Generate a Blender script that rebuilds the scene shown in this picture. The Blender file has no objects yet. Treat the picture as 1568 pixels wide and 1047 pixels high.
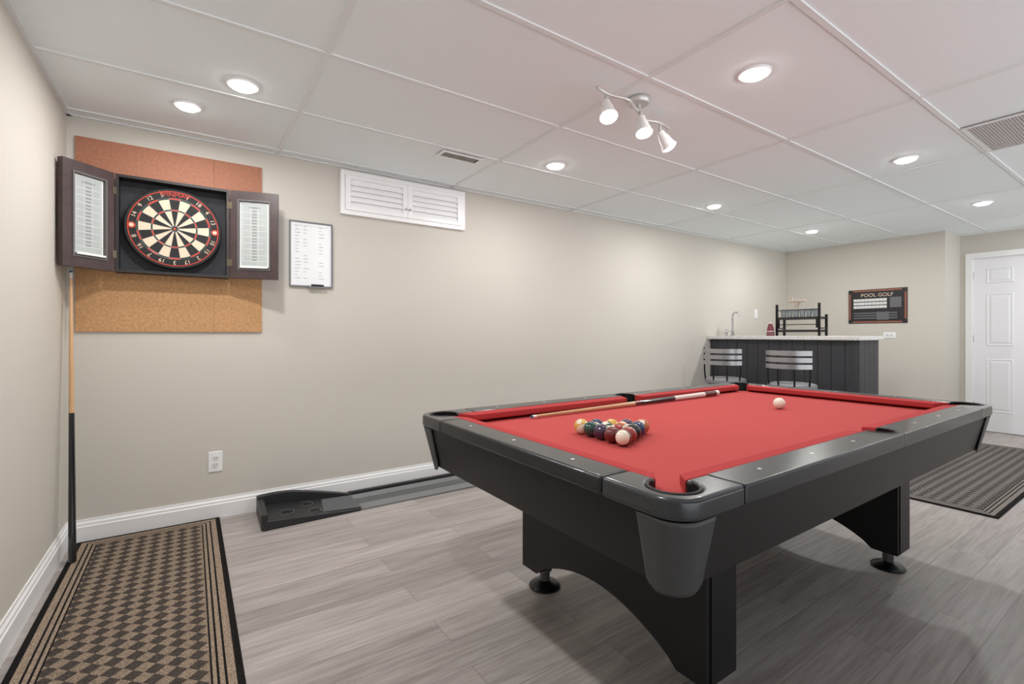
import bpy, bmesh, math, random
from mathutils import Matrix, Vector
random.seed(7)
pi=math.pi
# ------------------------------------------------------------------ helpers
def lin(c):
    return tuple(((v/255)/12.92 if v/255<=.04045 else ((v/255+.055)/1.055)**2.4) for v in c)+(1,)
def mat(name,rgb,rough=.5,metal=0,noise=0,nscale=20,bump=0,bscale=200,coat=0,emis=0,spec=.5):
    m=bpy.data.materials.new(name);m.use_nodes=True
    nt=m.node_tree;b=nt.nodes['Principled BSDF']
    c=lin(rgb)
    b.inputs['Base Color'].default_value=c
    b.inputs['Roughness'].default_value=rough;b.inputs['Metallic'].default_value=metal
    b.inputs['Coat Weight'].default_value=coat
    b.inputs['Specular IOR Level'].default_value=spec
    tc=nt.nodes.new('ShaderNodeTexCoord')
    if noise:
        n=nt.nodes.new('ShaderNodeTexNoise');n.inputs['Scale'].default_value=nscale;n.inputs['Detail'].default_value=4
        r=nt.nodes.new('ShaderNodeMix');r.data_type='RGBA'
        r.inputs['A'].default_value=tuple(max(0,x*(1-noise)) for x in c[:3])+(1,)
        r.inputs['B'].default_value=tuple(min(1,x*(1+noise)) for x in c[:3])+(1,)
        nt.links.new(tc.outputs['Object'],n.inputs['Vector']);nt.links.new(n.outputs['Fac'],r.inputs['Factor'])
        nt.links.new(r.outputs['Result'],b.inputs['Base Color'])
    if bump:
        n2=nt.nodes.new('ShaderNodeTexNoise');n2.inputs['Scale'].default_value=bscale;n2.inputs['Detail'].default_value=3
        bp=nt.nodes.new('ShaderNodeBump');bp.inputs['Strength'].default_value=bump;bp.inputs['Distance'].default_value=.002
        nt.links.new(tc.outputs['Object'],n2.inputs['Vector']);nt.links.new(n2.outputs['Fac'],bp.inputs['Height'])
        nt.links.new(bp.outputs['Normal'],b.inputs['Normal'])
    if emis:
        b.inputs['Emission Color'].default_value=c;b.inputs['Emission Strength'].default_value=emis
    return m
def group(name,loc=(0,0,0)):
    e=bpy.data.objects.new(name,None);e.location=loc;e.empty_display_size=.1
    bpy.context.collection.objects.link(e);return e
def attach(o,parent):
    if parent is not None:
        o.parent=parent;o.matrix_parent_inverse=Matrix.Translation(-Vector(parent.location))
def mesh(name,verts,faces,m,parent=None,smooth=False,bevel=0,seg=3,M=None):
    me=bpy.data.meshes.new(name)
    if M is not None: verts=[M@Vector(v) for v in verts]
    me.from_pydata([tuple(v) for v in verts],[],faces)
    bm=bmesh.new();bm.from_mesh(me);bmesh.ops.recalc_face_normals(bm,faces=bm.faces);bm.to_mesh(me);bm.free()
    if m: me.materials.append(m)
    o=bpy.data.objects.new(name,me);bpy.context.collection.objects.link(o)
    if smooth:
        for p in me.polygons:p.use_smooth=True
    if bevel:
        b=o.modifiers.new('bevel','BEVEL');b.width=bevel;b.segments=seg;b.limit_method='ANGLE';b.angle_limit=math.radians(40)
        for p in me.polygons:p.use_smooth=True
        w=o.modifiers.new('wn','WEIGHTED_NORMAL');w.keep_sharp=False
    attach(o,parent);return o
def bverts(x0,x1,y0,y1,z0,z1):
    return [(x0,y0,z0),(x1,y0,z0),(x1,y1,z0),(x0,y1,z0),(x0,y0,z1),(x1,y0,z1),(x1,y1,z1),(x0,y1,z1)]
BF=[(0,3,2,1),(4,5,6,7),(0,1,5,4),(1,2,6,5),(2,3,7,6),(3,0,4,7)]
def box(name,x0,x1,y0,y1,z0,z1,m,parent=None,bevel=0,M=None):
    return mesh(name,bverts(x0,x1,y0,y1,z0,z1),BF,m,parent,bevel=bevel,M=M,seg=2)
def boxes(name,L,m,parent=None,M=None):
    v=[];f=[]
    for b in L:
        n=len(v);v+=bverts(*b);f+=[tuple(i+n for i in q) for q in BF]
    return mesh(name,v,f,m,parent,M=M)
def prism(name,pts,vec,m,parent=None,bevel=0,M=None,seg=3):
    n=len(pts);vec=Vector(vec)
    v=[Vector(p) for p in pts]+[Vector(p)+vec for p in pts]
    f=[tuple(range(n))[::-1],tuple(range(n,2*n))]+[(i,(i+1)%n,(i+1)%n+n,i+n) for i in range(n)]
    return mesh(name,v,f,m,parent,bevel=bevel,M=M,seg=seg)
def autosmooth(o,ang=35):
    for p in o.data.polygons:p.use_smooth=True
    o.data.set_sharp_from_angle(angle=math.radians(ang))
def lathe(name,prof,m,loc=(0,0,0),parent=None,seg=40,M=None):
    v=[];f=[]
    for r,z in prof:
        for i in range(seg):
            a=2*pi*i/seg;v.append((r*math.cos(a),r*math.sin(a),z))
    for k in range(len(prof)-1):
        for i in range(seg):
            j=(i+1)%seg;f.append((k*seg+i,k*seg+j,(k+1)*seg+j,(k+1)*seg+i))
    f.append(tuple(range(seg)));f.append(tuple(range((len(prof)-1)*seg,len(prof)*seg)))
    T=Matrix.Translation(loc)
    if M is not None:T=M
    o=mesh(name,v,f,m,parent,M=T);autosmooth(o,40);return o
def align(p0,p1):
    d=Vector(p1)-Vector(p0)
    return Matrix.Translation(p0)@d.to_track_quat('Z','Y').to_matrix().to_4x4(),d.length
def cyl(name,p0,p1,r0,m,parent=None,r1=None,seg=24):
    M,l=align(p0,p1)
    return lathe(name,[(r0,0),(r1 if r1 is not None else r0,l)],m,parent=parent,seg=seg,M=M)
def tube(name,pts,r,m,parent=None,cyclic=False,smooth=True):
    cu=bpy.data.curves.new(name,'CURVE');cu.dimensions='3D';cu.bevel_depth=r;cu.bevel_resolution=4;cu.use_fill_caps=True
    sp=cu.splines.new('NURBS' if smooth and not cyclic else 'POLY');sp.points.add(len(pts)-1)
    for p,q in zip(sp.points,pts):p.co=(*q,1)
    sp.use_cyclic_u=cyclic
    if sp.type=='NURBS':sp.use_endpoint_u=True;sp.order_u=3
    cu.materials.append(m)
    o=bpy.data.objects.new(name,cu);bpy.context.collection.objects.link(o);attach(o,parent);return o
def text(name,body,size,m,M,parent=None,ext=.0003,align_x='CENTER'):
    cu=bpy.data.curves.new(name,'FONT');cu.body=body;cu.size=size;cu.extrude=ext;cu.align_x=align_x;cu.align_y='CENTER'
    cu.materials.append(m);o=bpy.data.objects.new(name,cu);bpy.context.collection.objects.link(o)
    if parent is not None:
        o.parent=parent;o.matrix_parent_inverse=Matrix.Translation(-Vector(parent.location))
    o.matrix_basis=M;return o
def on_back(x,y,z,rot=0): # surface facing -Y
    return Matrix.Translation((x,y,z))@Matrix(((1,0,0,0),(0,0,-1,0),(0,1,0,0),(0,0,0,1)))@Matrix.Rotation(rot,4,'Z')
def on_far(x,y,z):  # surface facing -X ; right = -Y
    return Matrix.Translation((x,y,z))@Matrix(((0,0,-1,0),(-1,0,0,0),(0,1,0,0),(0,0,0,1)))
# ------------------------------------------------------------------ dims
XL,YB,ZC,XF,XD,YJ=-.53,3.333,2.225,6.84,7.39,1.65
YN=-1.6
# ------------------------------------------------------------------ materials
wallm=mat('wall_paint',(207,202,193),.75,noise=.02,nscale=1.5,bump=.08,bscale=150)
white=mat('white_trim_paint',(243,243,244),.35)
ceilm=mat('ceiling_tile_vinyl',(238,245,247),.8,noise=.012,nscale=60,bump=.25,bscale=350)
gridm=mat('ceiling_grid_white',(230,234,235),.5)
blackp=mat('black_plastic',(26,26,28),.4)
blackm=mat('black_metal',(20,20,22),.35,metal=.3)
chrome=mat('chrome',(200,200,205),.12,metal=1)
steel=mat('brushed_steel',(190,190,192),.35,metal=.7)
def floor_mat():
    m=bpy.data.materials.new('grey_oak_planks');m.use_nodes=True;nt=m.node_tree;N=nt.nodes;L=nt.links;b=N['Principled BSDF']
    tc=N.new('ShaderNodeTexCoord');br=N.new('ShaderNodeTexBrick')
    br.offset=.37;br.inputs['Scale'].default_value=1;br.inputs['Brick Width'].default_value=1.22;br.inputs['Row Height'].default_value=.152
    br.inputs['Mortar Size'].default_value=.0008;br.inputs['Mortar Smooth'].default_value=.1;br.inputs['Bias'].default_value=0
    br.inputs['Color1'].default_value=lin((188,181,178));br.inputs['Color2'].default_value=lin((168,161,158));br.inputs['Mortar'].default_value=lin((112,106,103))
    L.new(tc.outputs['Object'],br.inputs['Vector'])
    sc_=N.new('ShaderNodeVectorMath');sc_.operation='SCALE';sc_.inputs['Scale'].default_value=37.0;L.new(br.outputs['Color'],sc_.inputs[0])
    ad=N.new('ShaderNodeVectorMath');ad.operation='ADD';L.new(tc.outputs['Object'],ad.inputs[0]);L.new(sc_.outputs[0],ad.inputs[1])
    def grain(scale,ns,det,dist,lo,hi,p0,p1):
        mp=N.new('ShaderNodeMapping');mp.inputs['Scale'].default_value=scale;L.new(ad.outputs[0],mp.inputs['Vector'])
        n=N.new('ShaderNodeTexNoise');n.inputs['Scale'].default_value=ns;n.inputs['Detail'].default_value=det;n.inputs['Roughness'].default_value=.62;n.inputs['Distortion'].default_value=dist
        L.new(mp.outputs[0],n.inputs['Vector'])
        cr=N.new('ShaderNodeValToRGB');cr.color_ramp.elements[0].position=p0;cr.color_ramp.elements[0].color=lo;cr.color_ramp.elements[1].position=p1;cr.color_ramp.elements[1].color=hi
        L.new(n.outputs['Fac'],cr.inputs[0]);return cr.outputs[0],n.outputs['Fac']
    g1,_=grain((1.2,11,1),1.5,8,.9,(.76,.745,.735,1),(1.05,1.05,1.05,1),.32,.66)
    g2,_=grain((2.2,42,1),1.5,6,.5,(.80,.785,.775,1),(1.02,1.02,1.02,1),.36,.60)
    g3,f3=grain((4,150,1),1.5,3,0,(.88,.87,.86,1),(1,1,1,1),.3,.65)
    prev=br.outputs['Color']
    for g in (g1,g2,g3):
        x=N.new('ShaderNodeMix');x.data_type='RGBA';x.blend_type='MULTIPLY';x.inputs['Factor'].default_value=1
        L.new(prev,x.inputs['A']);L.new(g,x.inputs['B']);prev=x.outputs['Result']
    L.new(prev,b.inputs['Base Color']);b.inputs['Roughness'].default_value=.4
    bp=N.new('ShaderNodeBump');bp.inputs['Strength'].default_value=.15;bp.inputs['Distance'].default_value=.002
    L.new(f3,bp.inputs['Height']);L.new(bp.outputs[0],b.inputs['Normal'])
    return m
def rug_mat(name,hw,hl,beige,dark,wave=True):
    m=bpy.data.materials.new(name);m.use_nodes=True;nt=m.node_tree;N=nt.nodes;L=nt.links;b=N['Principled BSDF'];b.inputs['Roughness'].default_value=.95
    b.inputs['Specular IOR Level'].default_value=.1
    tc=N.new('ShaderNodeTexCoord');sp=N.new('ShaderNodeSeparateXYZ');L.new(tc.outputs['Object'],sp.inputs[0])
    def mth(op,a,bb=None):
        n=N.new('ShaderNodeMath');n.operation=op
        for i,q in enumerate((a,bb)):
            if q is None:continue
            if isinstance(q,(int,float)):n.inputs[i].default_value=q
            else:L.new(q,n.inputs[i])
        return n.outputs[0]
    dx=mth('SUBTRACT',hw,mth('ABSOLUTE',sp.outputs[0]));dy=mth('SUBTRACT',hl,mth('ABSOLUTE',sp.outputs[1]))
    d=mth('MULTIPLY',mth('MINIMUM',dx,dy),10)
    cr=N.new('ShaderNodeValToRGB');cr.color_ramp.interpolation='CONSTANT';e=cr.color_ramp.elements
    B=lin(beige);K=lin((34,32,32))
    e[0].position=0;e[0].color=K;e[1].position=.22;e[1].color=B
    for pos,c in [(.46,K),(.53,B),(.67,K),(.74,B),(.85,K)]:
        q=e.new(pos);q.color=c
    L.new(d,cr.inputs[0])
    mp=N.new('ShaderNodeMapping');mp.inputs['Rotation'].default_value=(0,0,pi/4);mp.inputs['Location'].default_value=(.013,.0,.5);L.new(tc.outputs['Object'],mp.inputs['Vector'])
    ck=N.new('ShaderNodeTexChecker');ck.inputs['Scale'].default_value=1/.041;L.new(mp.outputs[0],ck.inputs['Vector'])
    ck.inputs['Color1'].default_value=lin([v*.93 for v in beige]);ck.inputs['Color2'].default_value=lin(dark)
    wv=N.new('ShaderNodeTexWave');wv.inputs['Scale'].default_value=34;wv.bands_direction='Y';L.new(tc.outputs['Object'],wv.inputs['Vector'])
    ns=N.new('ShaderNodeTexNoise');ns.inputs['Scale'].default_value=260;ns.inputs['Detail'].default_value=2;L.new(tc.outputs['Object'],ns.inputs['Vector'])
    cr3=N.new('ShaderNodeValToRGB');cr3.color_ramp.elements[0].position=.35;cr3.color_ramp.elements[0].color=(.45,.45,.45,1);cr3.color_ramp.elements[1].position=.65;cr3.color_ramp.elements[1].color=(1.2,1.2,1.2,1);L.new(ns.outputs['Fac'],cr3.inputs[0])
    cr4=N.new('ShaderNodeValToRGB');cr4.color_ramp.elements[0].color=(.66,.66,.66,1);cr4.color_ramp.elements[1].color=(1.12,1.12,1.12,1);L.new(wv.outputs['Fac'],cr4.inputs[0])
    sel=mth('GREATER_THAN',d,.91)
    mx=N.new('ShaderNodeMix');mx.data_type='RGBA';L.new(sel,mx.inputs['Factor']);L.new(cr.outputs[0],mx.inputs['A']);L.new(ck.outputs['Color'],mx.inputs['B'])
    prev=mx.outputs['Result']
    for c in ((cr3,cr4) if wave else (cr3,)):
        z=N.new('ShaderNodeMix');z.data_type='RGBA';z.blend_type='MULTIPLY';z.inputs['Factor'].default_value=1
        L.new(prev,z.inputs['A']);L.new(c.outputs[0],z.inputs['B']);prev=z.outputs['Result']
    L.new(prev,b.inputs['Base Color'])
    bp=N.new('ShaderNodeBump');bp.inputs['Strength'].default_value=.5;bp.inputs['Distance'].default_value=.002;L.new(ns.outputs['Fac'],bp.inputs['Height']);L.new(bp.outputs[0],b.inputs['Normal'])
    return m
# ------------------------------------------------------------------ shell
box('floor',XL-.1,XD+.1,YN,YB+.1,-.08,0,floor_mat())
box('ceiling',XL-.1,XD+.1,YN,YB+.1,ZC+.006,ZC+.09,ceilm)
box('wall_back',XL-.1,XF+.1,YB,YB+.1,0,ZC+.006,wallm)
box('wall_left',XL-.1,XL,YN,YB,0,ZC+.006,wallm)
prism('wall_far',[(XF,YB,0),(XF,YJ,0),(XD,YJ,0),(XD,YJ+.1,0),(XF+.1,YJ+.1,0),(XF+.1,YB,0)],(0,0,ZC+.006),wallm)
boxes('wall_right',[(XD,XD+.1,1.549,YJ+.1,0,ZC+.006),(XD,XD+.1,.79,1.549,1.95,ZC+.006),(XD,XD+.1,YN,.79,0,ZC+.006)],wallm)
G=[]
GX=[1.6805+i*1.2192 for i in range(-1,5)];GY=[1.4087+j*.6096 for j in range(-4,4)]
for gx in GX: G.append((gx-.011,gx+.011,YN,YB,ZC,ZC+.007))
for gy in GY: G.append((XL,XD,gy-.011,gy+.011,ZC-.0003,ZC+.007))
G.append((XL,XD,YB-.02,YB,ZC-.0006,ZC+.007));G.append((XL,XL+.02,YN,YB,ZC-.0006,ZC+.007));G.append((XF-.02,XF,YJ,YB,ZC-.0006,ZC+.007));G.append((XD-.02,XD,YN,YJ,ZC-.0006,ZC+.007))
boxes('trim_ceiling_grid',G,gridm)
bp_=[(0,0),(.016,0),(.016,.082),(.012,.088),(.012,.098),(.006,.108),(.005,.119),(0,.119)]
prism('baseboard_back',[(XL,YB-a,z) for a,z in bp_],(XF-XL,0,0),white)
prism('baseboard_left',[(XL+a,YN,z) for a,z in bp_],(0,YB-YN-.016,0),white)
prism('baseboard_far',[(XF-a,YJ,z) for a,z in bp_],(0,YB-YJ-.016,0),white)
prism('baseboard_right',[(XD-a,YN,z) for a,z in bp_],(0,.73-YN,0),white)
# door
D=group('door_1',(XD,1.17,0))
dm=mat('door_white_paint',(240,240,244),.4)
DX=XD+.02
box('slab',DX,DX+.035,.795,1.544,.008,1.945,dm,D)
boxes('casing',[(XD-.016,XD,1.549,1.604,0,2.01),(XD-.016,XD,.735,.79,0,2.01),(XD-.016,XD,.79,1.549,1.95,2.01)],white,D)
boxes('jamb',[(XD,XD+.08,1.5445,1.549,0,1.95),(XD,XD+.08,.79,.7945,0,1.95),(XD,XD+.08,.79,1.549,1.9455,1.95)],white,D)
for (y0,y1) in ((.90,1.12),(1.22,1.44)):
    for (z0,z1) in ((.22,.82),(.96,1.55),(1.66,1.83)):
        M=on_far(DX,(y0+y1)/2,(z0+z1)/2);w=(y1-y0)/2;h=(z1-z0)/2
        v=[(-w,-h,.0),(w,-h,0),(w,h,0),(-w,h,0),(-w+.012,-h+.012,.006),(w-.012,-h+.012,.006),(w-.012,h-.012,.006),(-w+.012,h-.012,.006),
           (-w+.024,-h+.024,.001),(w-.024,-h+.024,.001),(w-.024,h-.024,.001),(-w+.024,h-.024,.001),(-w+.045,-h+.045,.007),(w-.045,-h+.045,.007),(w-.045,h-.045,.007),(-w+.045,h-.045,.007)]
        f=[]
        for k in (0,4,8):
            for i in range(4):f.append((k+i,k+(i+1)%4,k+4+(i+1)%4,k+4+i))
        f.append((12,13,14,15));mesh('panel',v,f,dm,D,M=M)
for z in (.25,1.0,1.72): cyl('hinge',(DX-.006,1.545,z),(DX-.006,1.545,z+.08),.006,steel,D)
lathe('knob',[(.028,0),(.028,.006),(.012,.008),(.012,.03),(.026,.04),(.028,.05),(.018,.06)],steel,parent=D,M=on_far(DX,.86,.95))
# ------------------------------------------------------------------ window
W=group('window_1',(1.315,YB,2.05))
x0,x1,z0,z1=.842,1.790,1.908,2.206
wm=mat('shutter_white',(250,250,251),.4)
boxes('frame',[(x0,x1,YB-.03,YB,z0,z0+.028),(x0,x1,YB-.03,YB,z1-.028,z1),(x0,x0+.028,YB-.03,YB,z0+.028,z1-.028),(x1-.028,x1,YB-.03,YB,z0+.028,z1-.028)],wm,W)
xm=(x0+x1)/2
S=[]
for a,b in ((x0+.03,xm-.001),(xm+.001,x1-.03)):
    S+=[(a,a+.035,YB-.034,YB-.012,z0+.03,z1-.03),(b-.035,b,YB-.034,YB-.012,z0+.03,z1-.03),(a+.035,b-.035,YB-.034,YB-.012,z0+.03,z0+.055),(a+.035,b-.035,YB-.034,YB-.012,z1-.055,z1-.03)]
boxes('shutter_stiles',S,wm,W)
v=[];f=[]
for a,b in ((x0+.065,xm-.036),(xm+.036,x1-.065)):
    for k in range(5):
        zc=z0+.055+.019+k*.0375
        n=len(v);dy,dz=.008,.0195
        v+=[(a,YB-.024-dy,zc-dz),(b,YB-.024-dy,zc-dz),(b,YB-.024+dy,zc+dz),(a,YB-.024+dy,zc+dz)]
        v+=[(p[0],p[1]+.004,p[2]-.002) for p in v[n:n+4]]
        f+=[tuple(i+n for i in q) for q in BF]
mesh('louvers',v,f,wm,W)
boxes('glass_backing',[(x0+.03,x1-.03,YB-.006,YB-.001,z0+.03,z1-.03)],mat('window_shade_grey',(225,225,225),.5),W)
lathe('knob',[(.007,0),(.008,.012),(.004,.016)],steel,parent=W,M=on_back(xm-.015,YB-.034,z0+.09))
lathe('knob',[(.007,0),(.008,.012),(.004,.016)],steel,parent=W,M=on_back(xm+.015,YB-.034,z0+.09))
# ------------------------------------------------------------------ cork board
C=group('cork_board',(-.06,YB-.007,1.6))
cork1=mat('cork_amber',(190,146,102),.85,noise=.45,nscale=75,bump=.4,bscale=180)
cork2=mat('cork_red_brown',(168,112,86),.65,noise=.36,nscale=75,bump=.4,bscale=180)
box('lower_sheet',-.495,.37,YB-.012,YB-.001,1.105,1.56,cork1,C)
box('upper_sheet_left',-.495,.118,YB-.012,YB-.001,1.561,2.125,cork2,C)
box('upper_sheet_right',.119,.37,YB-.012,YB-.001,1.561,2.125,cork2,C)
box('seam_lower',.1165,.118,YB-.0125,YB-.001,1.105,1.56,mat('cork_seam',(150,105,60),.9),C)
# ------------------------------------------------------------------ dart cabinet
K=group('dartboard_cabinet',(-.065,3.27,1.675))
dkwood=mat('dark_walnut',(64,48,48),.38,noise=.5,nscale=22)
inner=mat('cabinet_felt_black',(50,51,55),.85,noise=.6,nscale=90)
cx0,cx1,cz0,cz1=-.325,.19,1.42,1.935;cy0,cy1=3.232,YB-.013
box('back_panel',cx0,cx1,cy1-.01,cy1,cz0,cz1,inner,K)
boxes('frame',[(cx0,cx0+.014,cy0,cy1-.01,cz0,cz1),(cx1-.014,cx1,cy0,cy1-.01,cz0,cz1),(cx0+.014,cx1-.014,cy0,cy1-.01,cz0,cz0+.014),(cx0+.014,cx1-.014,cy0,cy1-.01,cz1-.014,cz1)],mat('cabinet_edge_black',(34,30,31),.5),K)
sbw=mat('score_board_frame_white',(225,226,224),.35);sbg=mat('score_board_grey',(170,175,174),.35,noise=.12,nscale=14);ink=mat('score_ink_grey',(215,216,214),.7);inkd=mat('score_ink_dark',(130,132,132),.7)
brass=mat('hinge_metal',(120,110,95),.35,metal=1)
bead=mat('bead_grey',(95,92,92),.4)
def cab_door(nm,hinge,ang,w,s):
    M=Matrix.Translation((hinge[0],hinge[1],cz0))@Matrix.Rotation(ang,4,'Z')
    h=cz1-cz0;t=.032*-s
    def bx(x0,x1,y0,y1,z0,z1): return (x0,x1,min(y0,y1),max(y0,y1),z0,z1)
    boxes(nm+'_frame',[bx(0.004,.042,0,t,0,h),bx(w-.042,w,0,t,0,h),bx(.042,w-.042,0,t,0,.05),bx(.042,w-.042,0,t,h-.05,h),bx(.042,w-.042,t*.6,t,.05,h-.05)],dkwood,K,M=M)
    boxes(nm+'_inner_bead',[bx(.042,.050,s*.004,t*.4,.05,h-.05),bx(w-.050,w-.042,s*.004,t*.4,.05,h-.05),bx(.05,w-.05,s*.004,t*.4,.05,.058),bx(.05,w-.05,s*.004,t*.4,h-.058,h-.05)],bead,K,M=M)
    boxes(nm+'_scoreboard_edge',[bx(.052,w-.052,t*.36,t*.6,.07,h-.06)],sbw,K,M=M)
    boxes(nm+'_scoreboard',[bx(.060,w-.060,t*.33,t*.5,.078,h-.068)],sbg,K,M=M)
    boxes(nm+'_marker_tray',[bx(.055,w-.055,s*.012,t*.35,.062,.072)],sbw,K,M=M)
    Lk=[];L2=[]
    mid=w/2
    for r in range(17):
        z=.11+r*.018
        L2.append(bx(mid-.012,mid+.012,t*.315,t*.335,z,z+.006))
        if r%2==0: Lk.append(bx(.068,w-.068,t*.31,t*.335,z-.006,z-.004))
    L2.append(bx(mid-.03,mid+.03,t*.315,t*.335,h-.095,h-.088))
    for xx in (.068,w-.069,mid-.02,mid+.02):Lk.append(bx(xx,xx+.0015,t*.31,t*.335,.1,h-.08))
    boxes(nm+'_score_lines',Lk,ink,K,M=M);boxes(nm+'_score_print',L2,inkd,K,M=M)
    boxes(nm+'_hinges',[bx(-.012,.016,s*.003,-s*.0,.07,.11),bx(-.012,.016,s*.003,0,h-.11,h-.07)],brass,K,M=M)
cab_door('left_door',(cx0,cy0-.001),math.radians(-135),.247,1)
cab_door('right_door',(cx1,cy0-.001),math.radians(-15.5),.258,-1)
# dartboard
R=.2235;DB=group('dartboard',(-.071,3.26,1.68))
Mdb=on_back(-.071,3.262,1.68)
kb=mat('dartboard_black',(22,22,23),.7);cream=mat('dartboard_cream',(224,202,178),.8);redm=mat('dartboard_red',(190,60,45),.7);grn=mat('dartboard_green',(34,56,48),.7)
wire=mat('dartboard_wire',(170,170,172),.3,metal=1)
lathe('body',[(R-.004,-.038),(R,-.034),(R,-.004),(R-.004,0)],kb,parent=DB,seg=80,M=Mdb)
def ringsec(r0,r1,a0,a1,z=.0006,n=5):
    v=[]
    for i in range(n+1):
        a=a0+(a1-a0)*i/n;v.append((r0*math.cos(a),r0*math.sin(a),z));v.append((r1*math.cos(a),r1*math.sin(a),z))
    return v,[(2*i,2*i+1,2*i+3,2*i+2) for i in range(n)]
sets={0:([],[]),1:([],[]),2:([],[]),3:([],[])}
def addsec(k,*a,**kw):
    v,f=ringsec(*a,**kw);V,F=sets[k];n=len(V);V+=v;F+=[tuple(i+n for i in q) for q in f]
for i in range(20):
    a0=pi/2-pi/20-i*pi/10;a1=a0+pi/10
    dark=(i%2==0)
    addsec(0 if dark else 1,.016,.099,a0,a1);addsec(0 if dark else 1,.107,.162,a0,a1)
    addsec(2 if dark else 3,.099,.107,a0,a1);addsec(2 if dark else 3,.162,.171,a0,a1)
addsec(2,.0001,.0064,0,2*pi,n=24,z=.0007);addsec(3,.0064,.016,0,2*pi,n=24);addsec(2,.204,.2085,0,2*pi,n=60)
for k,mm in ((0,kb),(1,cream),(2,redm),(3,grn)): mesh(['segments_black','segments_cream','rings_red','rings_green'][k],sets[k][0],sets[k][1],mm,DB,M=Mdb)
nums=[20,1,18,4,13,6,10,15,2,17,3,19,7,16,8,11,14,9,12,5]
for i,nn in enumerate(nums):
    if i==0: continue
    a=pi/2-i*pi/10
    text('number',str(nn),.03,cream,Mdb@Matrix.Translation((.188*math.cos(a),.188*math.sin(a),.001))@Matrix.Rotation(a-pi/2,4,'Z'),DB)
text('logo_lettering','WINMAU',.034,redm,Mdb@Matrix.Translation((0,.188,.002)),DB)
for ang in (0,pi):
    lathe('side_emblem',[(.017,0),(.017,.0015)],redm,parent=DB,M=Mdb@Matrix.Translation((.190*math.cos(ang),.190*math.sin(ang),.0005)))
    lathe('side_emblem_inner',[(.010,0),(.010,.001)],cream,parent=DB,M=Mdb@Matrix.Translation((.190*math.cos(ang),.190*math.sin(ang),.0025)))
for r in (.016,.099,.107,.162,.171):
    tube('ring_wire',[tuple(Mdb@Vector((r*math.cos(2*pi*i/64),r*math.sin(2*pi*i/64),.0012))) for i in range(64)],.0006,wire,DB,cyclic=True)
for i in range(20):
    a=pi/20+i*pi/10
    tube('spoke_wire',[tuple(Mdb@Vector((r*math.cos(a),r*math.sin(a),.0012))) for r in (.016,.171)],.0006,wire,DB,smooth=False)
# ------------------------------------------------------------------ whiteboard
Wb=group('whiteboard',(.655,YB,1.61))
al=mat('aluminium_frame',(135,135,138),.35,metal=.8)
a,b,c,d=.526,.792,1.40,1.826
box('panel',a+.008,b-.008,YB-.01,YB,c+.008,d-.008,mat('whiteboard_gloss',(244,246,248),.25),Wb)
boxes('frame',[(a,a+.009,YB-.016,YB,c,d),(b-.009,b,YB-.016,YB,c,d),(a+.009,b-.009,YB-.016,YB,c,c+.009),(a+.009,b-.009,YB-.016,YB,d-.009,d)],al,Wb)
Lk=[]
for r in range(17):
    z=d-.035-r*.021
    for xs in (a+.035,a+.085,b-.085):
        if random.random()<.75: Lk.append((xs,xs+random.uniform(.012,.035),YB-.0108,YB-.01,z,z+.003))
Lk.append((a+.03,b-.03,YB-.0108,YB-.01,d-.028,d-.0265))
boxes('handwriting',Lk,mat('marker_grey',(165,165,170),.6),Wb)
boxes('marker_tray',[(a+.11,b-.05,YB-.035,YB-.01,c-.004,c+.004)],al,Wb)
cyl('marker',(a+.13,YB-.026,c+.011),(b-.06,YB-.026,c+.011),.007,blackp,Wb)
# ------------------------------------------------------------------ outlet + switch
def plate(name,M,kind):
    g=group(name,M.translation)
    mesh('plate',bverts(-.036,.036,-.06,.06,0,.006),BF,white,g,bevel=.003,M=M)
    if kind=='outlet':
        for s in (-1,1):
            lathe('socket',[(.0165,0),(.0165,.003)],mat('socket_white',(230,230,228),.4),parent=g,M=M@Matrix.Translation((0,s*.02,.006)))
            boxes('slots',[(-.008,-.0055,s*.02-.001,s*.02+.008,.0088,.0094),(.0055,.008,s*.02-.001,s*.02+.008,.0088,.0094),(-.002,.002,s*.02-.009,s*.02-.005,.0088,.0094)],blackp,g,M=M)
    else: mesh('rocker',bverts(-.016,.016,-.033,.033,.006,.010),BF,white,g,bevel=.002,M=M)
plate('wall_outlet',on_back(.125,YB,.335),'outlet')
plate('light_switch',on_back(6.07,YB,1.355),'switch')
plate('wall_outlet',on_far(XF,2.15,1.08)@Matrix.Rotation(pi/2,4,'Z'),'outlet')
# ------------------------------------------------------------------ poster
P=group('pool_golf_poster',(XF,2.275,1.43))
M=on_far(XF,2.275,1.43)
pf=mat('poster_frame_rust',(150,92,72),.6,noise=.35,nscale=30);pk=mat('poster_black',(32,31,33),.5);pw=mat('poster_white',(222,222,220),.6);pg=mat('poster_grey',(105,105,108),.6)
boxes('panel',[(-.295,.295,-.205,.205,0,.008)],pk,P,M=M)
boxes('rust_border',[(-.288,.288,-.198,.198,.008,.0088)],pf,P,M=M)
boxes('print_background',[(-.270,.270,-.180,.180,.0088,.0095)],pk,P,M=M)
boxes('score_table',[(-.24,.10,.06-.042*i,.092-.042*i,.0095,.0102) for i in range(0,3)],pw,P,M=M)
boxes('score_rows',[(-.24,.20,-.09-.03*i,-.075-.03*i,.0095,.0102) for i in range(0,3)],pg,P,M=M)
boxes('picture',[(.13,.24,-.02,.10,.0095,.0102),(.0,.12,-.165,-.07,.0102,.0108)],pg,P,M=M)
boxes('grid_lines',[(-.24+.038*i,-.238+.038*i,-.03,.095,.0102,.0106) for i in range(1,9)],pg,P,M=M)
text('title_lettering','POOL GOLF',.060,mat('poster_cream',(215,195,175),.6),M@Matrix.Translation((0,.133,.0105)),P)
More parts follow.
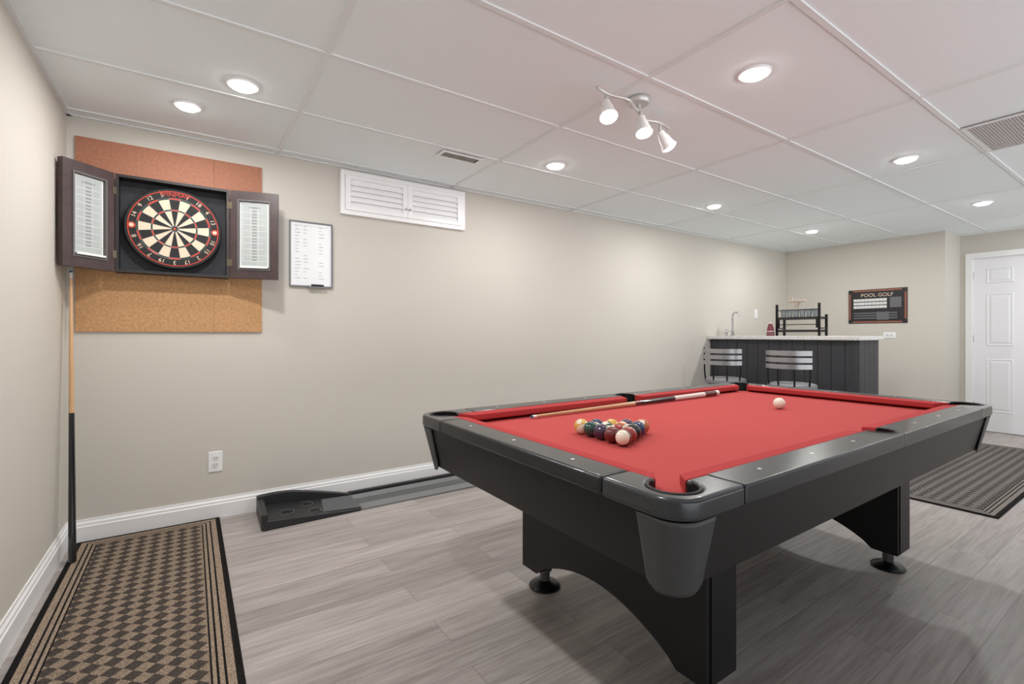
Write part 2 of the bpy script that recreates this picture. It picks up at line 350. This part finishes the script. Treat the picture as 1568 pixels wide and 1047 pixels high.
for sx in(-.27,.27):
    for sy in(-.18,.18): lathe('corner_notch',[(.026,0),(.026,.0012)],pk,parent=P,M=M@Matrix.Translation((sx,sy,.0088)),seg=16)
# ------------------------------------------------------------------ bar
Bg=group('bar_counter',(5.3,2.57,0))
bk=mat('bar_charcoal_paint',(54,54,59),.5,noise=.12,nscale=8)
BY0=1.82
box('body',5.09,5.53,BY0+.02,YB-.001,0,1.035,bk,Bg)
L_=[];y=BY0
while y<YB-.02:
    y2=min(y+.118,YB-.001);L_.append((5.075,5.09,y+.002,y2-.002,.0,1.035));y=y2
boxes('front_boards',L_,bk,Bg)
boxes('side_boards',[(5.092+i*.108,5.092+i*.108+.104,BY0+.004,BY0+.02,0,1.035) for i in range(4)],bk,Bg)
boxes('corner_post',[(5.062,5.09,BY0-.004,BY0+.05,0,1.035)],bk,Bg)
gr=mat('granite_light',(218,216,213),.2,noise=.4,nscale=60,coat=.3)
box('countertop',5.02,5.56,BY0-.025,YB-.001,1.035,1.075,gr,Bg,bevel=.006)
Fg=group('bar_faucet',(5.32,3.2,1.075))
fx=5.32;fy=3.20
lathe('base',[(.028,0),(.028,.01),(.016,.02),(.014,.05)],chrome,(fx,fy,1.075),Fg)
tube('spout',[(fx,fy,1.11),(fx,fy,1.25),(fx,fy,1.32),(fx,fy-.02,1.345),(fx,fy-.05,1.35),(fx,fy-.08,1.335),(fx,fy-.09,1.29)],.010,chrome,Fg)
cyl('lever',(fx,fy+.015,1.12),(fx-.04,fy+.07,1.15),.006,chrome,Fg)
lathe('side_handle',[(.014,0),(.014,.03),(.02,.035),(.02,.045)],chrome,(fx,fy+.075,1.075),Fg)
# rack
Rg=group('bar_shelf_rack',(5.43,2.49,1.075))
ra,rb=2.275,2.70
for yy in (ra,rb):
    for xx in (5.34,5.50): box('post',xx,xx+.02,yy-.010,yy+.010,1.075,1.415 if xx<5.4 else 1.30,blackm,Rg)
    boxes('side_rail',[(5.34,5.52,yy-.008,yy+.008,1.15,1.162)],blackm,Rg)
rkw=mat('rack_wood_dark',(40,36,37),.5)
boxes('shelf_board',[(5.34,5.52,ra,rb,1.250,1.275),(5.34,5.52,ra,rb,1.115,1.14)],rkw,Rg)
boxes('guard_rail',[(5.34,5.348,ra,rb,1.345,1.352),(5.34,5.35,ra,rb,1.19,1.198)],blackm,Rg)
boxes('arch_brace',[(5.342,5.352,ra,ra+.03,1.16,1.25),(5.342,5.352,rb-.03,rb,1.16,1.25)],blackm,Rg)
glassm=mat('glassware',(190,198,200),.1);glassm.node_tree.nodes['Principled BSDF'].inputs['Transmission Weight'].default_value=.6
G2=group('drinking_glasses',(5.39,2.49,1.275))
for i in range(6):
    lathe('glass',[(.024,0),(.030,.085),(.028,.085),(.022,.006)],glassm,(5.39,2.325+i*.065,1.2755),G2,seg=20)
Mx=group('wooden_bottle_holder',(5.47,2.55,1.275))
lw=mat('pale_wood',(200,184,168),.6,noise=.15,nscale=30)
lathe('foot',[(.035,0),(.035,.01)],lw,(5.47,2.55,1.2755),Mx)
cyl('stem',(5.47,2.55,1.285),(5.47,2.55,1.45),.018,lw,Mx)
box('cross_bar',5.45,5.49,2.46,2.65,1.440,1.462,lw,Mx,bevel=.004)
cyl('pin',(5.47,2.60,1.462),(5.47,2.60,1.495),.011,lw,Mx);cyl('pin',(5.47,2.52,1.40),(5.47,2.52,1.445),.008,lw,Mx)
Bt=group('striped_bottle',(5.28,2.735,1.075))
rs=mat('label_red',(120,52,58),.5)
lathe('body',[(.038,0),(.040,.01),(.034,.07),(.022,.12),(.012,.135)],rs,(5.28,2.735,1.075),Bt);lathe('cap',[(.012,0),(.012,.012)],white,(5.28,2.735,1.21),Bt)
for k in range(2): lathe('stripe',[(.0395,0),(.0375,.006)],white,(5.28,2.735,1.095+k*.025),Bt)
# ------------------------------------------------------------------ bar stools
seatm=mat('stool_seat_grey',(140,140,144),.35,noise=.06)
band=mat('stool_band_silver',(175,175,178),.30,metal=.85)
def stool(x,y,rot):
    g=group('bar_stool',(x,y,0))
    T=Matrix.Translation((x,y,0))@Matrix.Rotation(rot,4,'Z')
    def P_(r,a,z): return tuple(T@Vector((r*math.cos(a),r*math.sin(a),z)))
    lathe('seat',[(.17,.575),(.195,.585),(.205,.605),(.20,.628),(.17,.638),(.05,.64)],seatm,parent=g,M=T)
    lathe('seat_base',[(.15,.55),(.17,.575)],blackm,parent=g,M=T)
    for k in range(4):
        a=pi/4+k*pi/2;cyl('leg',P_(.24,a,0),P_(.13,a,.56),.013,blackm,g)
    tube('foot_ring',[P_(.202,2*pi*i/40,.22) for i in range(40)],.010,steel,g,cyclic=True)
    for zb,hh in ((.898,.045),(.838,.042),(.778,.042)):
        v=[];f=[];n=24
        for i in range(n+1):
            a=pi-1.0+2.0*i/n
            for r in (.220,.226):
                for z in (zb,zb+hh): v.append((r*math.cos(a),r*math.sin(a),z))
        for i in range(n):
            q=i*4
            f+=[(q,q+4,q+5,q+1),(q+2,q+3,q+7,q+6),(q,q+2,q+6,q+4),(q+1,q+5,q+7,q+3)]
        f+=[(0,1,3,2),(n*4,n*4+2,n*4+3,n*4+1)]
        o=mesh('back_band',v,f,band,g,M=T);autosmooth(o,30)
    for a in (pi-.98,pi-.33,pi+.33,pi+.98):
        tube('back_upright',[P_(.19,a,.59),P_(.207,a,.66),P_(.212,a,.80),P_(.212,a,.952)],.008,blackm,g)
stool(4.65,2.88,math.radians(18));stool(4.65,2.21,math.radians(12))
# ------------------------------------------------------------------ rugs
def rug(name,x0,x1,y0,y1,m,longx=False):
    cx,cy=(x0+x1)/2,(y0+y1)/2;w,l=(x1-x0)/2,(y1-y0)/2
    if longx: w,l=l,w
    o=mesh(name,bverts(-w,w,-l,l,0,.009),BF,m,None,bevel=.003)
    o.location=(cx,cy,.0)
    if longx:o.rotation_euler=(0,0,pi/2)
    return o
rug('runner_rug',-.487,.145,.75,3.312,rug_mat('rug_tan',.316,1.281,(168,149,130),(84,76,71)))
rug('runner_rug',3.95,6.53,.715,1.35,rug_mat('rug_grey',.3175,1.29,(140,133,127),(80,77,76),False),True)
# ------------------------------------------------------------------ putting mat
Pt=group('putting_mat',(.9,3.12,0))
turf=mat('turf_grey',(125,127,128),.95,noise=.12,nscale=120,bump=.5,bscale=400)
turfd=mat('turf_dark',(92,94,96),.95)
pb=mat('putting_black_plastic',(38,39,41),.45,noise=.1,nscale=200)
pts=[(.335,2.945),(.88,2.96),(.88,3.26),(.80,3.285),(.36,3.285)]
v=[(x,y,0) for x,y in pts]+[(.335,2.945,.055),(.88,2.96,.014),(.88,3.26,.014),(.80,3.285,.02),(.36,3.285,.055)]
n=5;f=[tuple(range(n))[::-1],tuple(range(n,2*n))]+[(i,(i+1)%n,(i+1)%n+n,i+n) for i in range(n)]
mesh('ramp_base',v,f,pb,Pt,bevel=.008)
prism('end_wall',[(.325,2.945,.0),(.36,2.945,.0),(.375,3.29,.0),(.335,3.29,.0)],(0,0,.095),pb,Pt,bevel=.012)
tv=[];N_=14
for i in range(N_+1):
    t=i/N_;x=.335+t*.56;h=.105+.03*math.sin(min(1,t*2.2)*pi/2)*(1-t)-.085*t**1.5
    tv+=[(x,3.24+.01*t,0),(x,3.24+.01*t,h),(x,3.285,h),(x,3.285,0)]
f=[]
for i in range(N_):
    q=i*4
    for k in range(4):f.append((q+k,q+(k+1)%4,q+4+(k+1)%4,q+4+k))
f+=[(0,1,2,3),(N_*4+3,N_*4+2,N_*4+1,N_*4)]
mesh('return_wall',tv,f,pb,Pt,bevel=.005)
hole=mat('cup_black',(6,6,6),.8);lip=mat('cup_lip',(80,82,85),.35)
def zdeck(x): return .055-(x-.335)/.545*.041
for (hx,hy,hr) in ((.47,3.06,.040),(.60,3.17,.036),(.62,3.03,.032)):
    lathe('cup_ring',[(hr,-.006),(hr+.005,.002),(hr+.001,.004),(hr-.003,.001)],lip,(hx,hy,zdeck(hx)),Pt)
    lathe('cup_hole',[(hr-.003,0),(hr-.003,.0015)],hole,(hx,hy,zdeck(hx)+.001),Pt)
mesh('turf_wedge',[(.66,2.985,zdeck(.66)+.001),(.885,2.975,.018),(.885,3.235,.018),(.70,3.225,zdeck(.70)+.001)],[(0,1,2,3)],turfd,Pt)
box('turf_strip',.88,3.35,2.965,3.255,0,.012,turf,Pt,bevel=.003)
box('turf_center_band',.88,3.35,3.06,3.16,.012,.013,turfd,Pt)
box('ball_return_track',.88,3.30,3.262,3.29,0,.03,pb,Pt,bevel=.005)
# ------------------------------------------------------------------ cues
wood=mat('cue_maple',(206,164,122),.3,noise=.1,nscale=12,coat=.5)
cblack=mat('cue_black_lacquer',(16,16,18),.2,coat=.6)
def cue(name,butt,tip,cols):
    g=group(name,butt);b=Vector(butt);t=Vector(tip)
    def rad(s): return .0155-.0090*s
    for i,(s0,s1,m) in enumerate(cols):
        cyl('section',b.lerp(t,s0),b.lerp(t,s1),rad(s0),m,g,r1=rad(s1))
    cyl('tip',b.lerp(t,1.0),b.lerp(t,1.006),.0062,mat('cue_tip_blue',(60,90,130),.8),g)
    return g
wht=mat('cue_white_wrap',(225,218,210),.5,noise=.1,nscale=150);dkred=mat('cue_burgundy',(90,28,28),.25,coat=.5);ferr=mat('cue_ferrule',(235,232,225),.4)
cue('pool_cue',(-.462,3.035,.014),(-.495,3.215,1.40),[(0,.02,cblack),(.02,.50,cblack),(.50,.98,wood),(.98,1,ferr)])
# ------------------------------------------------------------------ POOL TABLE
TC=Vector((1.995,1.245,0))
PT=group('pool_table',TC)
A,B=1.195,.66;ZT=.756;ZB=.712
rail=mat('rail_graphite',(36,38,41),.28,metal=.35,noise=.3,nscale=260,coat=.2)
cast=mat('corner_casting_grey',(66,68,71),.26,metal=.6,noise=.14,nscale=200,coat=.25)
capm=mat('apron_corner_grey',(78,79,81),.42,metal=.4,noise=.10,nscale=150)
apr=mat('apron_satin_black',(24,22,23),.42,noise=.12,nscale=5,spec=.35)
felt=mat('red_felt',(186,78,76),.95,noise=.06,nscale=500,bump=.2,bscale=900,spec=.15)
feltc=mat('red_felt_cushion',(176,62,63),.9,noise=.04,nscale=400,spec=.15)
MT=Matrix.Translation(TC)
RW=.10;c_=.225;pc=.087;pr=.058;sr=.052;sc=.075;Rc=.075
def top(name,pts,sx,sy,m,z0,z1,bevel):
    prism(name,[(x*sx,y*sy,z0) for x,y in pts],(0,0,z1-z0),m,PT,bevel=bevel,M=MT,seg=4)
k=math.sqrt(pr*pr-(RW-pc)**2)
corner=[(A-c_,B)]
for i in range(9):
    a=pi/2-i*pi/16;corner.append((A-Rc+Rc*math.cos(a),B-Rc+Rc*math.sin(a)))
corner+=[(A,B-c_),(A-RW,B-c_)]
st=math.atan2(-k,-(RW-pc));en=math.atan2(-(RW-pc),-k)+2*pi
for i in range(25):
    a=st+(en-st)*i/24;corner.append((A-pc+pr*math.cos(a),B-pc+pr*math.sin(a)))
corner.append((A-c_,B-RW))
g_=.0008
ks=math.sqrt(sr*sr-(RW-sc)**2)
long_=[(0.0004,B),(A-c_-g_,B),(A-c_-g_,B-RW)]
s0=math.atan2(-(RW-sc),ks)
for i in range(13):
    a=s0+(pi/2-s0)*i/12;long_.append((max(.0004,sr*math.cos(a)),B-sc+sr*math.sin(a)))
for sx in (1,-1):
    for sy in (1,-1):
        top('corner_casting',corner,sx,sy,cast,ZB-.004,ZT+.0005,.011)
        top('long_rail',long_,sx,sy,rail,ZB-.002,ZT,.011)
    e=[(A,-(B-c_)+g_),(A,(B-c_)-g_),(A-RW,(B-c_)-g_),(A-RW,-(B-c_)+g_)]
    top('end_rail',e,sx,1,rail,ZB-.002,ZT,.011)
    def cush(name,outer,inner):
        v=[(*outer[0],ZB-.001),(*outer[1],ZB-.001),(*inner[1],ZB+.014),(*inner[0],ZB+.014),(*inner[0],ZT-.006),(*inner[1],ZT-.006),(*outer[1],ZT-.001),(*outer[0],ZT-.001)]
        f=[(0,1,2,3),(3,2,5,4),(4,5,6,7),(7,6,1,0),(0,3,4,7),(1,6,5,2)]
        mesh(name,v,f,feltc,PT,M=MT,bevel=.003)
    ye=B-pc-k-.002
    cush('end_cushion',[(sx*(A-RW+.001),-ye),(sx*(A-RW+.001),ye)],[(sx*(A-RW-.048),-(ye-.045)),(sx*(A-RW-.048),(ye-.045))])
    for sy in (1,-1):
        xe=A-pc-k-.002;xs=ks+.004
        cush('long_cushion',[(sx*xs,sy*(B-RW+.001)),(sx*xe,sy*(B-RW+.001))],[(sx*(xs+.014),sy*(B-RW-.048)),(sx*(xe-.045),sy*(B-RW-.048))])
q1=[]
sa=math.atan2(-(RW-sc),ks)
for i in range(9):
    a=-pi/2+(sa+pi/2)*i/8;q1.append((sr*math.cos(a),B-sc+sr*math.sin(a)))
ca=math.atan2(-(RW-pc),-k)+2*pi;cb=math.atan2(-k,-(RW-pc))+2*pi
for i in range(9):
    a=ca+(cb-ca)*i/8;q1.append((A-pc+pr*math.cos(a),B-pc+pr*math.sin(a)))
full=q1+[(x,-y) for x,y in q1[::-1]]+[(-x,-y) for x,y in q1[1:]]+[(-x,y) for x,y in q1[::-1][:-1]]
ff=[]
for p in full:
    if not ff or (abs(p[0]-ff[-1][0])+abs(p[1]-ff[-1][1])>1e-5): ff.append(p)
prism('playing_bed',[(x,y,ZB-.03) for x,y in ff],(0,0,.03),felt,PT,M=MT)
leather=mat('pocket_black',(14,14,15),.6)
def cup(x,y,r):
    v=[];f=[];n=28
    for z,rr in ((ZB-.0,r+.001),(ZB-.07,r-.004),(ZB-.12,r-.02)):
        for i in range(n):
            a=2*pi*i/n;v.append((x+rr*math.cos(a),y+rr*math.sin(a),z))
    for kx in (0,1):
        for i in range(n):
            j=(i+1)%n;f.append((kx*n+i,kx*n+j,(kx+1)*n+j,(kx+1)*n+i))
    f.append(tuple(range(2*n,3*n)));o=mesh('pocket_liner',v,f,leather,PT,M=MT);autosmooth(o,50)
def pocket_rim(x,y,r,aa,ab):
    pts=[tuple(MT@Vector((x+r*math.cos(aa+(ab-aa)*i/20),y+r*math.sin(aa+(ab-aa)*i/20),ZT-.002))) for i in range(21)]
    tube('pocket_rim',pts,.0045,leather,PT)
    v=[];f=[]
    for i in range(21):
        a=aa+(ab-aa)*i/20
        for z in (ZT-.002,ZB-.01): v.append((x+(r-.001)*math.cos(a),y+(r-.001)*math.sin(a),z))
    for i in range(20): f.append((2*i,2*i+1,2*i+3,2*i+2))
    mesh('pocket_collar',v,f,leather,PT,M=MT)
for sx in (1,-1):
    for sy in (1,-1):
        cup(sx*(A-pc),sy*(B-pc),pr)
        mid=math.atan2(sy,sx);pocket_rim(sx*(A-pc),sy*(B-pc),pr-.001,mid-2.2,mid+2.2)
for sy in (1,-1):
    cup(0,sy*(B-sc),sr);pocket_rim(0,sy*(B-sc),sr-.001,sy*pi/2-1.9,sy*pi/2+1.9)
def outline(ins,z,R,n=8):
    pts=[];a_,b_=A-ins,B-ins
    for cxs,cys,st in ((1,1,0),(-1,1,pi/2),(-1,-1,pi),(1,-1,3*pi/2)):
        for i in range(n+1):
            a=st+i*(pi/2)/n;pts.append((cxs*(a_-R)+R*math.cos(a),cys*(b_-R)+R*math.sin(a),z))
    return pts
rows=[outline(.014,ZB-.004,.06),outline(.018,ZB-.03,.06),outline(.05,.545,.05),outline(.065,.545,.045)]
v=sum(rows,[]);n=len(rows[0]);f=[]
for r in range(3):
    for i in range(n):
        j=(i+1)%n;f.append((r*n+i,r*n+j,(r+1)*n+j,(r+1)*n+i))
f.append(tuple(range(3*n,4*n)))
o=mesh('apron',v,f,apr,PT,M=MT);autosmooth(o,30)
for sx in (1,-1):
    for sy in (1,-1):
        v=[];f=[];NZ,NS=16,24
        for r in range(NZ+1):
            t=r/NZ;z=(ZB-.006)+(.530-(ZB-.006))*t
            ins=.013+(.05-.013)*t-.004
            w=.102+(.066-.102)*t
            if t>.86: w*=math.sqrt(max(0.0,1-((t-.86)/.14)**2*.55))
            Rr=.06-.01*t;al_=Rr*pi/4;a_,b_=A-ins,B-ins
            for i in range(NS+1):
                s=-w+2*w*i/NS
                if abs(s)<=al_: a=pi/4+s/Rr;p=(a_-Rr+Rr*math.cos(a),b_-Rr+Rr*math.sin(a))
                elif s<0: p=(a_,b_-Rr-(-s-al_))
                else: p=(a_-Rr-(s-al_),b_)
                v.append((sx*p[0],sy*p[1],z))
        for r in range(NZ):
            for i in range(NS):
                qn=r*(NS+1)+i;f.append((qn,qn+1,qn+NS+2,qn+NS+1))
        o=mesh('apron_corner_cap',v,f,capm,PT,M=MT,smooth=True)
        so=o.modifiers.new('solid','SOLIDIFY');so.thickness=.005;so.offset=0
legm=mat('leg_satin_black',(20,19,21),.42,noise=.1,nscale=5,spec=.35)
stemm=mat('foot_stem_dark_steel',(110,110,112),.35,metal=.8)
for X0 in (-.795,.645):
    hw=.445;pts=[(-hw,.56),(-hw,.09),(-hw+.10,.09)]
    for i in range(1,20):
        t=i/20;y=-hw+.10+(2*hw-.20)*t
        pts.append((y,.09+.115*math.sin(pi*t)**.75))
    pts+=[(hw-.10,.09),(hw,.09),(hw,.56)]
    prism('leg_panel',[(X0,y,z) for y,z in pts],(.15,0,0),legm,PT,M=MT)
    boxes('leg_edge_groove',[(X0+.02,X0+.13,-hw-.004,-hw,.095,.56),(X0+.02,X0+.13,hw,hw+.004,.095,.56)],legm,PT,M=MT)
    for yy in (-.385,.385):
        lathe('foot_pad',[(.066,0),(.068,.006),(.060,.014),(.030,.026),(.022,.030)],blackm,(TC.x+X0+.075,TC.y+yy,0),PT)
        lathe('foot_stem',[(.022,.028),(.022,.07),(.032,.072),(.032,.0905)],stemm,(TC.x+X0+.075,TC.y+yy,0),PT)
dot=mat('rail_sight_white',(225,225,222),.3)
for i in range(1,8):
    if i==4: continue
    x=-A+RW+(2*(A-RW))*i/8
    for sy in (1,-1): lathe('rail_sight',[(.0055,0),(.0055,.0012)],dot,(TC.x+x,TC.y+sy*(B-.05),ZT),PT,seg=16)
for i in range(1,4):
    y=-B+RW+(2*(B-RW))*i/4
    for sx in (1,-1): lathe('rail_sight',[(.0055,0),(.0055,.0012)],dot,(TC.x+sx*(A-.05),TC.y+y,ZT),PT,seg=16)
# ------------------------------------------------------------------ balls
RB=.0286
def ball_mat(name,rgb,stripe):
    m=bpy.data.materials.new(name);m.use_nodes=True;nt=m.node_tree;N=nt.nodes;L=nt.links;b=N['Principled BSDF']
    b.inputs['Roughness'].default_value=.12;b.inputs['Coat Weight'].default_value=.5
    tc=N.new('ShaderNodeTexCoord');sp=N.new('ShaderNodeSeparateXYZ');L.new(tc.outputs['Object'],sp.inputs[0])
    ab=N.new('ShaderNodeMath');ab.operation='ABSOLUTE';L.new(sp.outputs[2],ab.inputs[0])
    lt=N.new('ShaderNodeMath');lt.operation='LESS_THAN';L.new(ab.outputs[0],lt.inputs[0]);lt.inputs[1].default_value=RB*.52 if stripe else 1
    vd=N.new('ShaderNodeVectorMath');vd.operation='DISTANCE';L.new(tc.outputs['Object'],vd.inputs[0]);vd.inputs[1].default_value=(RB,0,0)
    gt=N.new('ShaderNodeMath');gt.operation='GREATER_THAN';L.new(vd.outputs['Value'],gt.inputs[0]);gt.inputs[1].default_value=RB*.38
    mu=N.new('ShaderNodeMath');mu.operation='MULTIPLY';L.new(lt.outputs[0],mu.inputs[0]);L.new(gt.outputs[0],mu.inputs[1])
    mx=N.new('ShaderNodeMix');mx.data_type='RGBA';L.new(mu.outputs[0],mx.inputs['Factor']);mx.inputs['A'].default_value=lin((238,228,210));mx.inputs['B'].default_value=lin(rgb)
    L.new(mx.outputs['Result'],b.inputs['Base Color']);return m
cols=[('yellow',(215,170,80)),('blue',(34,52,90)),('red',(150,50,40)),('purple',(60,42,70)),('orange',(195,110,62)),('green',(28,68,60)),('maroon',(105,38,34)),('black',(18,18,20))]
mats=[]
for i in range(15):
    nm,rgb=cols[i%8] if i<8 else cols[i-8]
    mats.append(ball_mat('ball_%s_%s'%(nm,'stripe' if i>=8 else 'solid'),rgb,i>=8))
order=[14,6,2,3,10,7,5,13,12,1,8,9,0,11,4]
BG=group('racked_pool_balls',(1.293,1.233,ZB))
p0=Vector((1.216,1.122,ZB+RB));u1=Vector((math.cos(math.radians(25.5)),math.sin(math.radians(25.5)),0));u2=Vector((math.cos(math.radians(85.5)),math.sin(math.radians(85.5)),0))
dd=RB*2+.0003;idx=0
def ball(name,loc,m,parent):
    me=bpy.data.meshes.new(name);bm=bmesh.new();bmesh.ops.create_uvsphere(bm,u_segments=32,v_segments=20,radius=RB);bm.to_mesh(me);bm.free()
    for p in me.polygons:p.use_smooth=True
    me.materials.append(m);o=bpy.data.objects.new(name,me);bpy.context.collection.objects.link(o)
    attach(o,parent);o.location=loc;o.rotation_euler=[random.uniform(0,6.28) for _ in range(3)];return o
for r in range(5):
    for c in range(r+1):
        ball('ball',p0+u1*dd*c+u2*dd*(r-c),mats[order[idx]],BG);idx+=1
cbm=mat('cue_ball_ivory',(240,232,214),.12,coat=.5)
ball('cue_ball',Vector((2.48,1.24,ZB+RB)),cbm,None)
cue('pool_cue',(2.70,1.722,ZB+.0185),(1.27,1.712,ZB+.0105),[(0,.02,ferr),(.02,.10,dkred),(.10,.30,wht),(.30,.50,cblack),(.50,.53,dkred),(.53,.985,wood),(.985,1,ferr)])
# ------------------------------------------------------------------ ceiling fittings
LC=(1,.985,.97)
lens=mat('led_lens',(255,252,248),.5,emis=24)
def pot(x,y,power,r=.052):
    g=group('recessed_ceiling_light',(x,y,ZC))
    lathe('trim_ring',[(r+.014,.006),(r+.014,-.002),(r+.004,-.004),(r,-.003),(r,.006)],white,(x,y,ZC),g)
    lathe('lens',[(r-.001,-.0025),(r-.004,-.010),(r-.014,-.014)],lens,(x,y,ZC),g)
    l=bpy.data.lights.new('downlight','AREA');l.shape='DISK';l.size=r*2;l.energy=power;l.color=LC
    o=bpy.data.objects.new('downlight',l);bpy.context.collection.objects.link(o);attach(o,g);o.location=(x,y,ZC-.016)
PW=11.5
for x in (.20,2.04,3.85,5.68):
    for y in (2.49,1.125): pot(x,y,PW*(.5 if (x,y)==(2.04,1.125) else 1))
pot(-.01,2.87,3.0,.045)
pot(7.0,.4,PW*.5);pot(5.68,-.25,PW*.4)
Vg=group('ceiling_vent',(1.435,2.705,ZC))
vx0,vx1,vy0,vy1=1.29,1.575,2.655,2.765
dark=mat('duct_dark',(60,58,56),.8)
boxes('frame',[(vx0,vx1,vy0,vy0+.018,ZC-.006,ZC),(vx0,vx1,vy1-.018,vy1,ZC-.006,ZC),(vx0,vx0+.018,vy0+.018,vy1-.018,ZC-.006,ZC),(vx1-.018,vx1,vy0+.018,vy1-.018,ZC-.006,ZC)],white,Vg)
boxes('duct_opening',[(vx0+.018,vx1-.018,vy0+.018,vy1-.018,ZC-.001,ZC+.004)],dark,Vg)
boxes('louvers',[(vx0+.026+i*.0155,vx0+.031+i*.0155,vy0+.018,vy1-.018,ZC-.005,ZC-.001) for i in range(15)],mat('louver_grey',(190,188,185),.5),Vg)
Gg=group('return_air_grille',(3.815,.494,ZC))
gx0,gx1,gy0,gy1=3.525,4.108,.20,.788
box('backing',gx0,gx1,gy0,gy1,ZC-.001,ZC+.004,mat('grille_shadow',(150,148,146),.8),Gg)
boxes('frame',[(gx0,gx1,gy0,gy0+.02,ZC-.006,ZC),(gx0,gx1,gy1-.02,gy1,ZC-.006,ZC),(gx0,gx0+.02,gy0+.02,gy1-.02,ZC-.006,ZC),(gx1-.02,gx1,gy0+.02,gy1-.02,ZC-.006,ZC)],gridm,Gg)
boxes('bars',[(gx0+.02,gx1-.02,gy0+.024+i*.0125,gy0+.028+i*.0125,ZC-.005,ZC-.001) for i in range(44)],mat('grille_bar',(205,203,201),.5),Gg)
boxes('cross_bars',[(gx0+.03+i*.0125,gx0+.033+i*.0125,gy0+.02,gy1-.02,ZC-.0045,ZC-.001) for i in range(43)],mat('grille_bar2',(200,198,196),.5),Gg)
# track light
Tk=group('track_spotlight',(1.79,1.56,ZC))
tm=mat('track_white_metal',(236,235,234),.35)
satin=mat('track_satin_nickel',(205,203,201),.35,metal=.5)
lathe('canopy',[(.055,0),(.055,-.012),(.048,-.022),(.02,-.024)],satin,(1.80,1.565,ZC),Tk)
cyl('drop_stem',(1.80,1.565,ZC-.02),(1.80,1.565,ZC-.055),.011,satin,Tk)
zb=ZC-.06
tube('curved_bar',[(1.465,1.505,zb),(1.54,1.53,zb),(1.66,1.50,zb),(1.72,1.53,zb),(1.80,1.565,zb),(1.90,1.61,zb),(1.97,1.57,zb),(2.07,1.60,zb)],.008,satin,Tk)
bulb=mat('bulb_glow',(255,250,242),.5,emis=14);bulboff=mat('bulb_face',(255,250,245),.4,emis=2.0)
def head(p,aim,bm_,pw):
    p=Vector(p);d=Vector(aim).normalized()
    cyl('pivot_stem',(p.x,p.y,zb),(p.x,p.y,p.z-.005),.007,satin,Tk)
    M=Matrix.Translation(p)@(d).to_track_quat('Z','Y').to_matrix().to_4x4()
    lathe('spot_housing',[(.010,-.006),(.019,.0),(.021,.020),(.027,.034),(.031,.060),(.041,.092),(.038,.092),(.035,.086)],tm,parent=Tk,M=M)
    lathe('spot_bulb',[(.034,.087),(.030,.098),(.015,.104)],bm_,parent=Tk,M=M)
    l=bpy.data.lights.new('spot','SPOT');l.energy=pw;l.spot_size=math.radians(100);l.spot_blend=.7;l.shadow_soft_size=.03;l.color=LC
    o=bpy.data.objects.new('spot_lamp',l);bpy.context.collection.objects.link(o);attach(o,Tk)
    o.matrix_basis=Matrix.Translation(p+d*.112)@(-d).to_track_quat('Z','Y').to_matrix().to_4x4()
head((1.545,1.530,ZC-.095),(-.22,-.42,-1),bulb,3)
head((1.80,1.55,ZC-.090),(-.10,-.32,-1),bulb,3)
head((1.985,1.585,ZC-.105),(.42,-.30,-.85),bulboff,3)
# ------------------------------------------------------------------ world + camera
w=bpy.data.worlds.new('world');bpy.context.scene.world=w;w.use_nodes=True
wn=w.node_tree.nodes;wl=w.node_tree.links
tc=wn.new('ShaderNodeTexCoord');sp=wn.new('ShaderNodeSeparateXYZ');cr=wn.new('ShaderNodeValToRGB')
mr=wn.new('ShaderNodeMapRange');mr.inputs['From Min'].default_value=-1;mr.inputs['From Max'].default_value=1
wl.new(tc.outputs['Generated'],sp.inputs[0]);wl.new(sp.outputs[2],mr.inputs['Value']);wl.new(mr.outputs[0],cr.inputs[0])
e=cr.color_ramp.elements;e[0].position=.46;e[0].color=(.97,.99,1,1);e[1].position=.53;e[1].color=(.12,.12,.123,1)  # added fill, bright below the horizon, lights the ceiling through the open side
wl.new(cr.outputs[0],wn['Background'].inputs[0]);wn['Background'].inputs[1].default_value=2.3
cd=bpy.data.cameras.new('camera');cd.sensor_width=36;cd.lens=728.2/1568*36;cd.shift_y=-.0075;cd.clip_start=.02
co=bpy.data.objects.new('camera',cd);bpy.context.collection.objects.link(co)
co.location=(0,0,1.091);co.rotation_euler=(pi/2,0,.9757-pi/2)
bpy.context.scene.camera=co
vs=bpy.context.scene.view_settings;vs.view_transform='Standard';vs.look='None';vs.exposure=-.05
